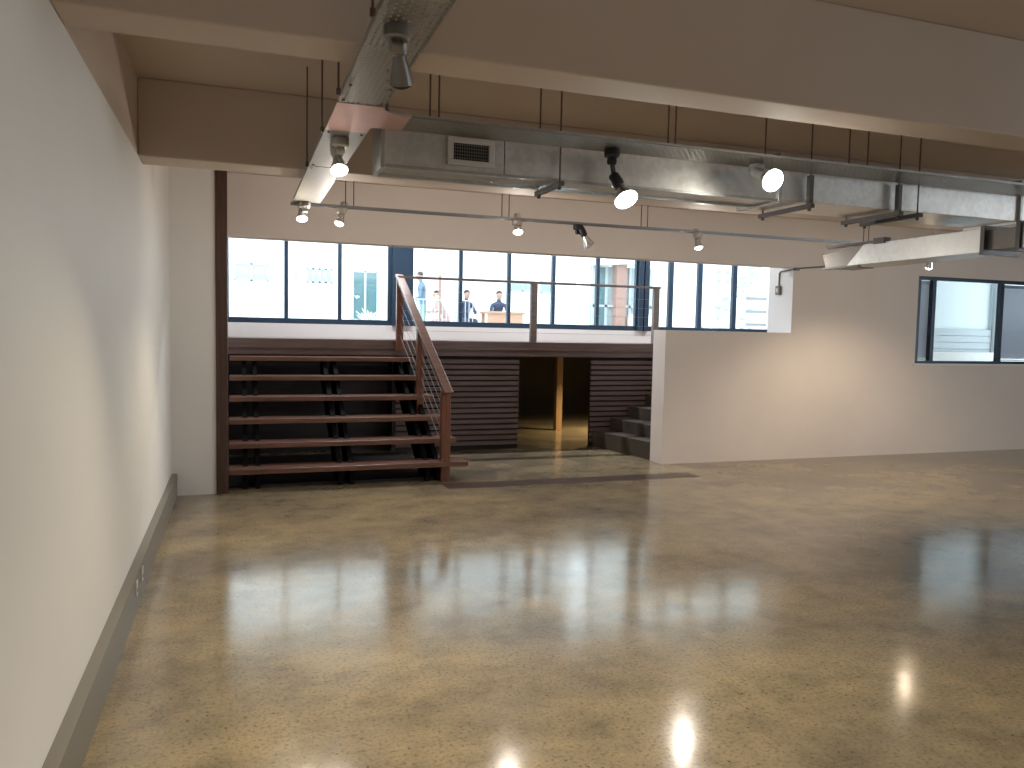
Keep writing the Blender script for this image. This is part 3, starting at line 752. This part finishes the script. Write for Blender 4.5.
# white outdoor steel stair
t = thing('outdoor_stair', 'white outdoor steel stair with slatted landing beyond the half wall', 'stairs', (10.6, 14.6, GZ))
part('stringer', MB().bar((9.66, 14.6, 1.36), (12.0, 14.6, 3.90), 0.05, 0.20), M['whitesteel'], t)
part('stringer', MB().bar((9.66, 15.5, 1.36), (12.0, 15.5, 3.90), 0.05, 0.20), M['whitesteel'], t)
for k in range(11):
    u = (k+0.5)/11
    part('tread', MB().box(9.66+2.34*u-0.10, 9.66+2.34*u+0.12, 14.65, 15.45, 1.36+2.54*u, 1.39+2.54*u), M['extframe'], t)
for x, zz in ((10.15, 1.95), (10.95, 2.82), (11.7, 3.62)):
    part('post', MB().box(x-0.02, x+0.02, 14.58, 14.62, zz, zz+0.95), M['whitesteel'], t)
part('handrail', MB().bar((9.7, 14.6, 2.38), (11.9, 14.6, 4.76), 0.04, 0.04), M['whitesteel'], t)
t = thing('slatted_screen', 'white slatted screen under the outdoor stair', 'screen', (11.1, 14.3, GZ))
for k in range(8):
    part('slat', MB().box(10.35, 12.4, 14.30, 14.33, GZ+0.14*k+0.02, GZ+0.14*k+0.09), M['greysteel'] if k % 2 else M['whitesteel'], t)
for x in (10.9, 11.6): part('upright', MB().box(x-0.03, x+0.03, 14.26, 14.30, GZ, 2.45), M['whitesteel'], t)
t = thing('annexe_building', 'white wing with perforated panels behind the outdoor stair', 'building', (11, 18.2, GZ))
part('wall', MB().box(8.9, 22, 18.2, 18.5, GZ, 6.2), M['render'], t)
part('upper_storey', MB().box(8.9, 22, 18.2, 18.5, 6.2, 11), M['clad'], t)
part('recess', MB().box(9.6, 9.78, 18.15, 18.2, GZ, 4.9), M['extframe'], t)
s = MB()
for i in range(5):
    for j in range(9): s.box(12.2+0.26*i, 12.30+0.26*i, 18.16, 18.2, 1.7+0.25*j, 1.78+0.25*j)
part('vent_pattern', s, M['extglass2'], t)
t = thing('courtyard_tree', 'pale green shrub showing left of the outdoor stair', 'shrub', (9.3, 17.2, GZ))
s = MB(); random.seed(3)
for k in range(170):
    c = V((9.15+random.gauss(0, 0.12), 17.2+random.gauss(0, 0.12), GZ+0.6+random.random()*1.3)); a = random.random()*6.28; q = random.uniform(-0.6, 0.6)
    d = V((math.cos(a)*0.07, math.sin(a)*0.07, q*0.07)); e = V((-math.sin(a)*0.03, math.cos(a)*0.03, 0.02))
    s.raw([c-d, c+e, c+d, c-e], [(0, 1, 2, 3)])
part('foliage', s, M['leaf'], t)
part('trunk', MB().cyl((9.15, 17.2, GZ), (9.15, 17.2, GZ+1.5), 0.03, 8, 0.015), M['extframe'], t)

# terrace: railing, parasol pole, table, people
t = thing('terrace_railing', 'pale steel terrace railing in front of the seated people', 'railing', (5.6, 19.4, GZ))
s = MB()
part('top_rail', MB().box(4.2, 5.75, 19.38, 19.42, 2.28, 2.31), M['extframe'], t)
for k in range(16):
    part('bar', MB().box(4.22+0.1*k, 4.235+0.1*k, 19.39, 19.41, GZ, 2.28), M['extframe'], t)
tag(MB().cyl((5.30, 21.2, GZ), (5.30, 21.2, 3.05), 0.04, 10).build('parasol_pole', M['brick']), 'slim reddish pole standing on the terrace', 'pole')
t = thing('terrace_table', 'pale orange terrace table in front of the leaning person', 'table', (6.75, 20.6, GZ))
part('tabletop', MB().box(6.25, 7.35, 19.9, 20.5, 2.00, 2.06), M['tablewood'], t)
part('front_panel', MB().box(6.30, 7.30, 19.94, 19.98, GZ+0.05, 2.00), M['tablewood'], t)
for x in (6.32, 7.28): part('leg', MB().box(x-0.04, x+0.04, 20.38, 20.46, GZ, 2.00), M['tablewood'], t)

def skin_body(name, pts, edges, radii, m, parent):
    me = bpy.data.meshes.new(name); o0 = V(parent['_w'])
    me.from_pydata([V(p) for p in pts], edges, [])
    me.materials.append(m)
    o = bpy.data.objects.new(name, me); COL.objects.link(o); o.parent = parent
    sk = o.modifiers.new('skin', 'SKIN'); sk.use_smooth_shade = True
    for v, r in zip(me.skin_vertices[0].data, radii): v.radius = r if isinstance(r, tuple) else (r, r)
    me.skin_vertices[0].data[0].use_root = True
    s = o.modifiers.new('sub', 'SUBSURF'); s.levels = 1; s.render_levels = 2
    return o
def person(label, loc, rot, pose, top, bottom):
    t = thing('person', label, 'person', loc)
    t.rotation_euler = (0, 0, rot)
    z = 0.93 if pose == 'stand' else 0.50
    lean = {'stand': 0.02, 'sit': 0.06, 'lean': 0.30}[pose]
    P = [(0, 0, z), (0, lean*0.4, z+0.22), (0, lean, z+0.46), (0, lean+0.02, z+0.55), (0, lean+0.05, z+0.70)]
    E = [(0, 1), (1, 2), (2, 3), (3, 4)]
    Rr = [(0.15, 0.11), (0.14, 0.10), (0.16, 0.10), 0.055, 0.06]
    for sx in (-1, 1):
        i = len(P)
        sh = (0.19*sx, lean, z+0.44)
        if pose == 'stand': el = (0.24*sx, lean+0.02, z+0.15); ha = (0.17*sx, lean+0.22, z+0.10)
        else: el = (0.25*sx, lean+0.12, z+0.20); ha = (0.12*sx, lean+0.36, z+0.24)
        P += [sh, el, ha]; E += [(2, i), (i, i+1), (i+1, i+2)]; Rr += [0.06, 0.045, 0.032]
        i = len(P)
        if pose == 'stand': hp = (0.095*sx, 0, z-0.06); kn = (0.105*sx, 0.02, 0.48); an = (0.11*sx, -0.01, 0.08); to = (0.12*sx, 0.14, 0.035)
        else: hp = (0.10*sx, 0.03, z-0.01); kn = (0.13*sx, 0.42, 0.50); an = (0.13*sx, 0.40, 0.08); to = (0.14*sx, 0.54, 0.035)
        P += [hp, kn, an, to]; E += [(0, i), (i, i+1), (i+1, i+2), (i+2, i+3)]; Rr += [0.085, 0.06, 0.042, 0.035]
    skin_body('body', P, E, Rr, top, t)
    hc = V((0, lean+0.06, z+0.72))
    h = MB().lathe(hc-V((0, 0, 0.12)), hc+V((0, 0, 0.2)), [(0, 0.035), (0.03, 0.062), (0.09, 0.082), (0.15, 0.084), (0.20, 0.066), (0.23, 0.02)], 14)
    h.box(-0.012, 0.012, lean+0.13, lean+0.165, z+0.69, z+0.73)
    hd = bpy.data.objects
    o = h.build('head', M['skin'], None, smooth=True, origin=(0, 0, 0)); o.parent = t; o.location = (0, 0, 0)
    hr = MB().lathe(hc+V((0, -0.014, 0.02)), hc+V((0, -0.014, 0.3)), [(0, 0.084), (0.05, 0.088), (0.085, 0.070), (0.112, 0.02)], 14)
    o2 = hr.build('hair', M['hair'], None, smooth=True, origin=(0, 0, 0)); o2.parent = t; o2.location = (0, 0, 0)
    if pose == 'stand':
        tr = []
        lg = MB()
        for sx in (-1, 1):
            lg.lathe((0.095*sx, 0, 0.90), (0.11*sx, 0.0, 0.08), [(0, 0.10), (0.40, 0.075), (0.80, 0.058)], 12)
        o3 = lg.build('trousers', bottom, None, smooth=True, origin=(0, 0, 0)); o3.parent = t; o3.location = (0, 0, 0)
    return t
def chair(loc, rot, label):
    t = thing('terrace_chair', label, 'chair', loc); t.rotation_euler = (0, 0, rot)
    def p(n, mb, m):
        o = mb.build(n, m, None, origin=(0, 0, 0)); o.parent = t; o.location = (0, 0, 0)
    p('seat', MB().box(-0.21, 0.21, -0.20, 0.22, 0.38, 0.41), M['whitesteel'])
    p('backrest', MB().box(-0.21, 0.21, -0.22, -0.19, 0.41, 0.84), M['whitesteel'])
    for x in (-0.19, 0.19):
        for y in (-0.19, 0.20): p('leg', MB().box(x-0.015, x+0.015, y-0.015, y+0.015, 0, 0.38), M['whitesteel'])
person('person in grey-blue standing by the terrace railing', (4.68, 20.6, GZ), 1.2, 'stand', M['cl_blue'], M['cl_green'])
person('person in dark clothes sitting on a chair on the terrace', (6.02, 21.2, GZ+0.02), 3.4, 'sit', M['cl_dark'], M['cl_dark'])
chair((6.02, 21.2, GZ), 3.4, 'white terrace chair under the person in dark clothes')
person('person in faded pink leaning forward on the terrace', (5.75, 22.0, GZ+0.02), 1.6, 'lean', M['cl_pink'], M['cl_pink'])
chair((5.75, 22.0, GZ), 1.6, 'white terrace chair under the person in faded pink')
person('person in navy leaning over the pale orange table', (7.00, 21.3, GZ+0.02), 3.0, 'lean', M['cl_dark'], M['cl_dark'])
chair((7.00, 21.3, GZ), 3.0, 'white terrace chair behind the pale orange table')

for o in bpy.data.objects:
    if '_w' in o: del o['_w']
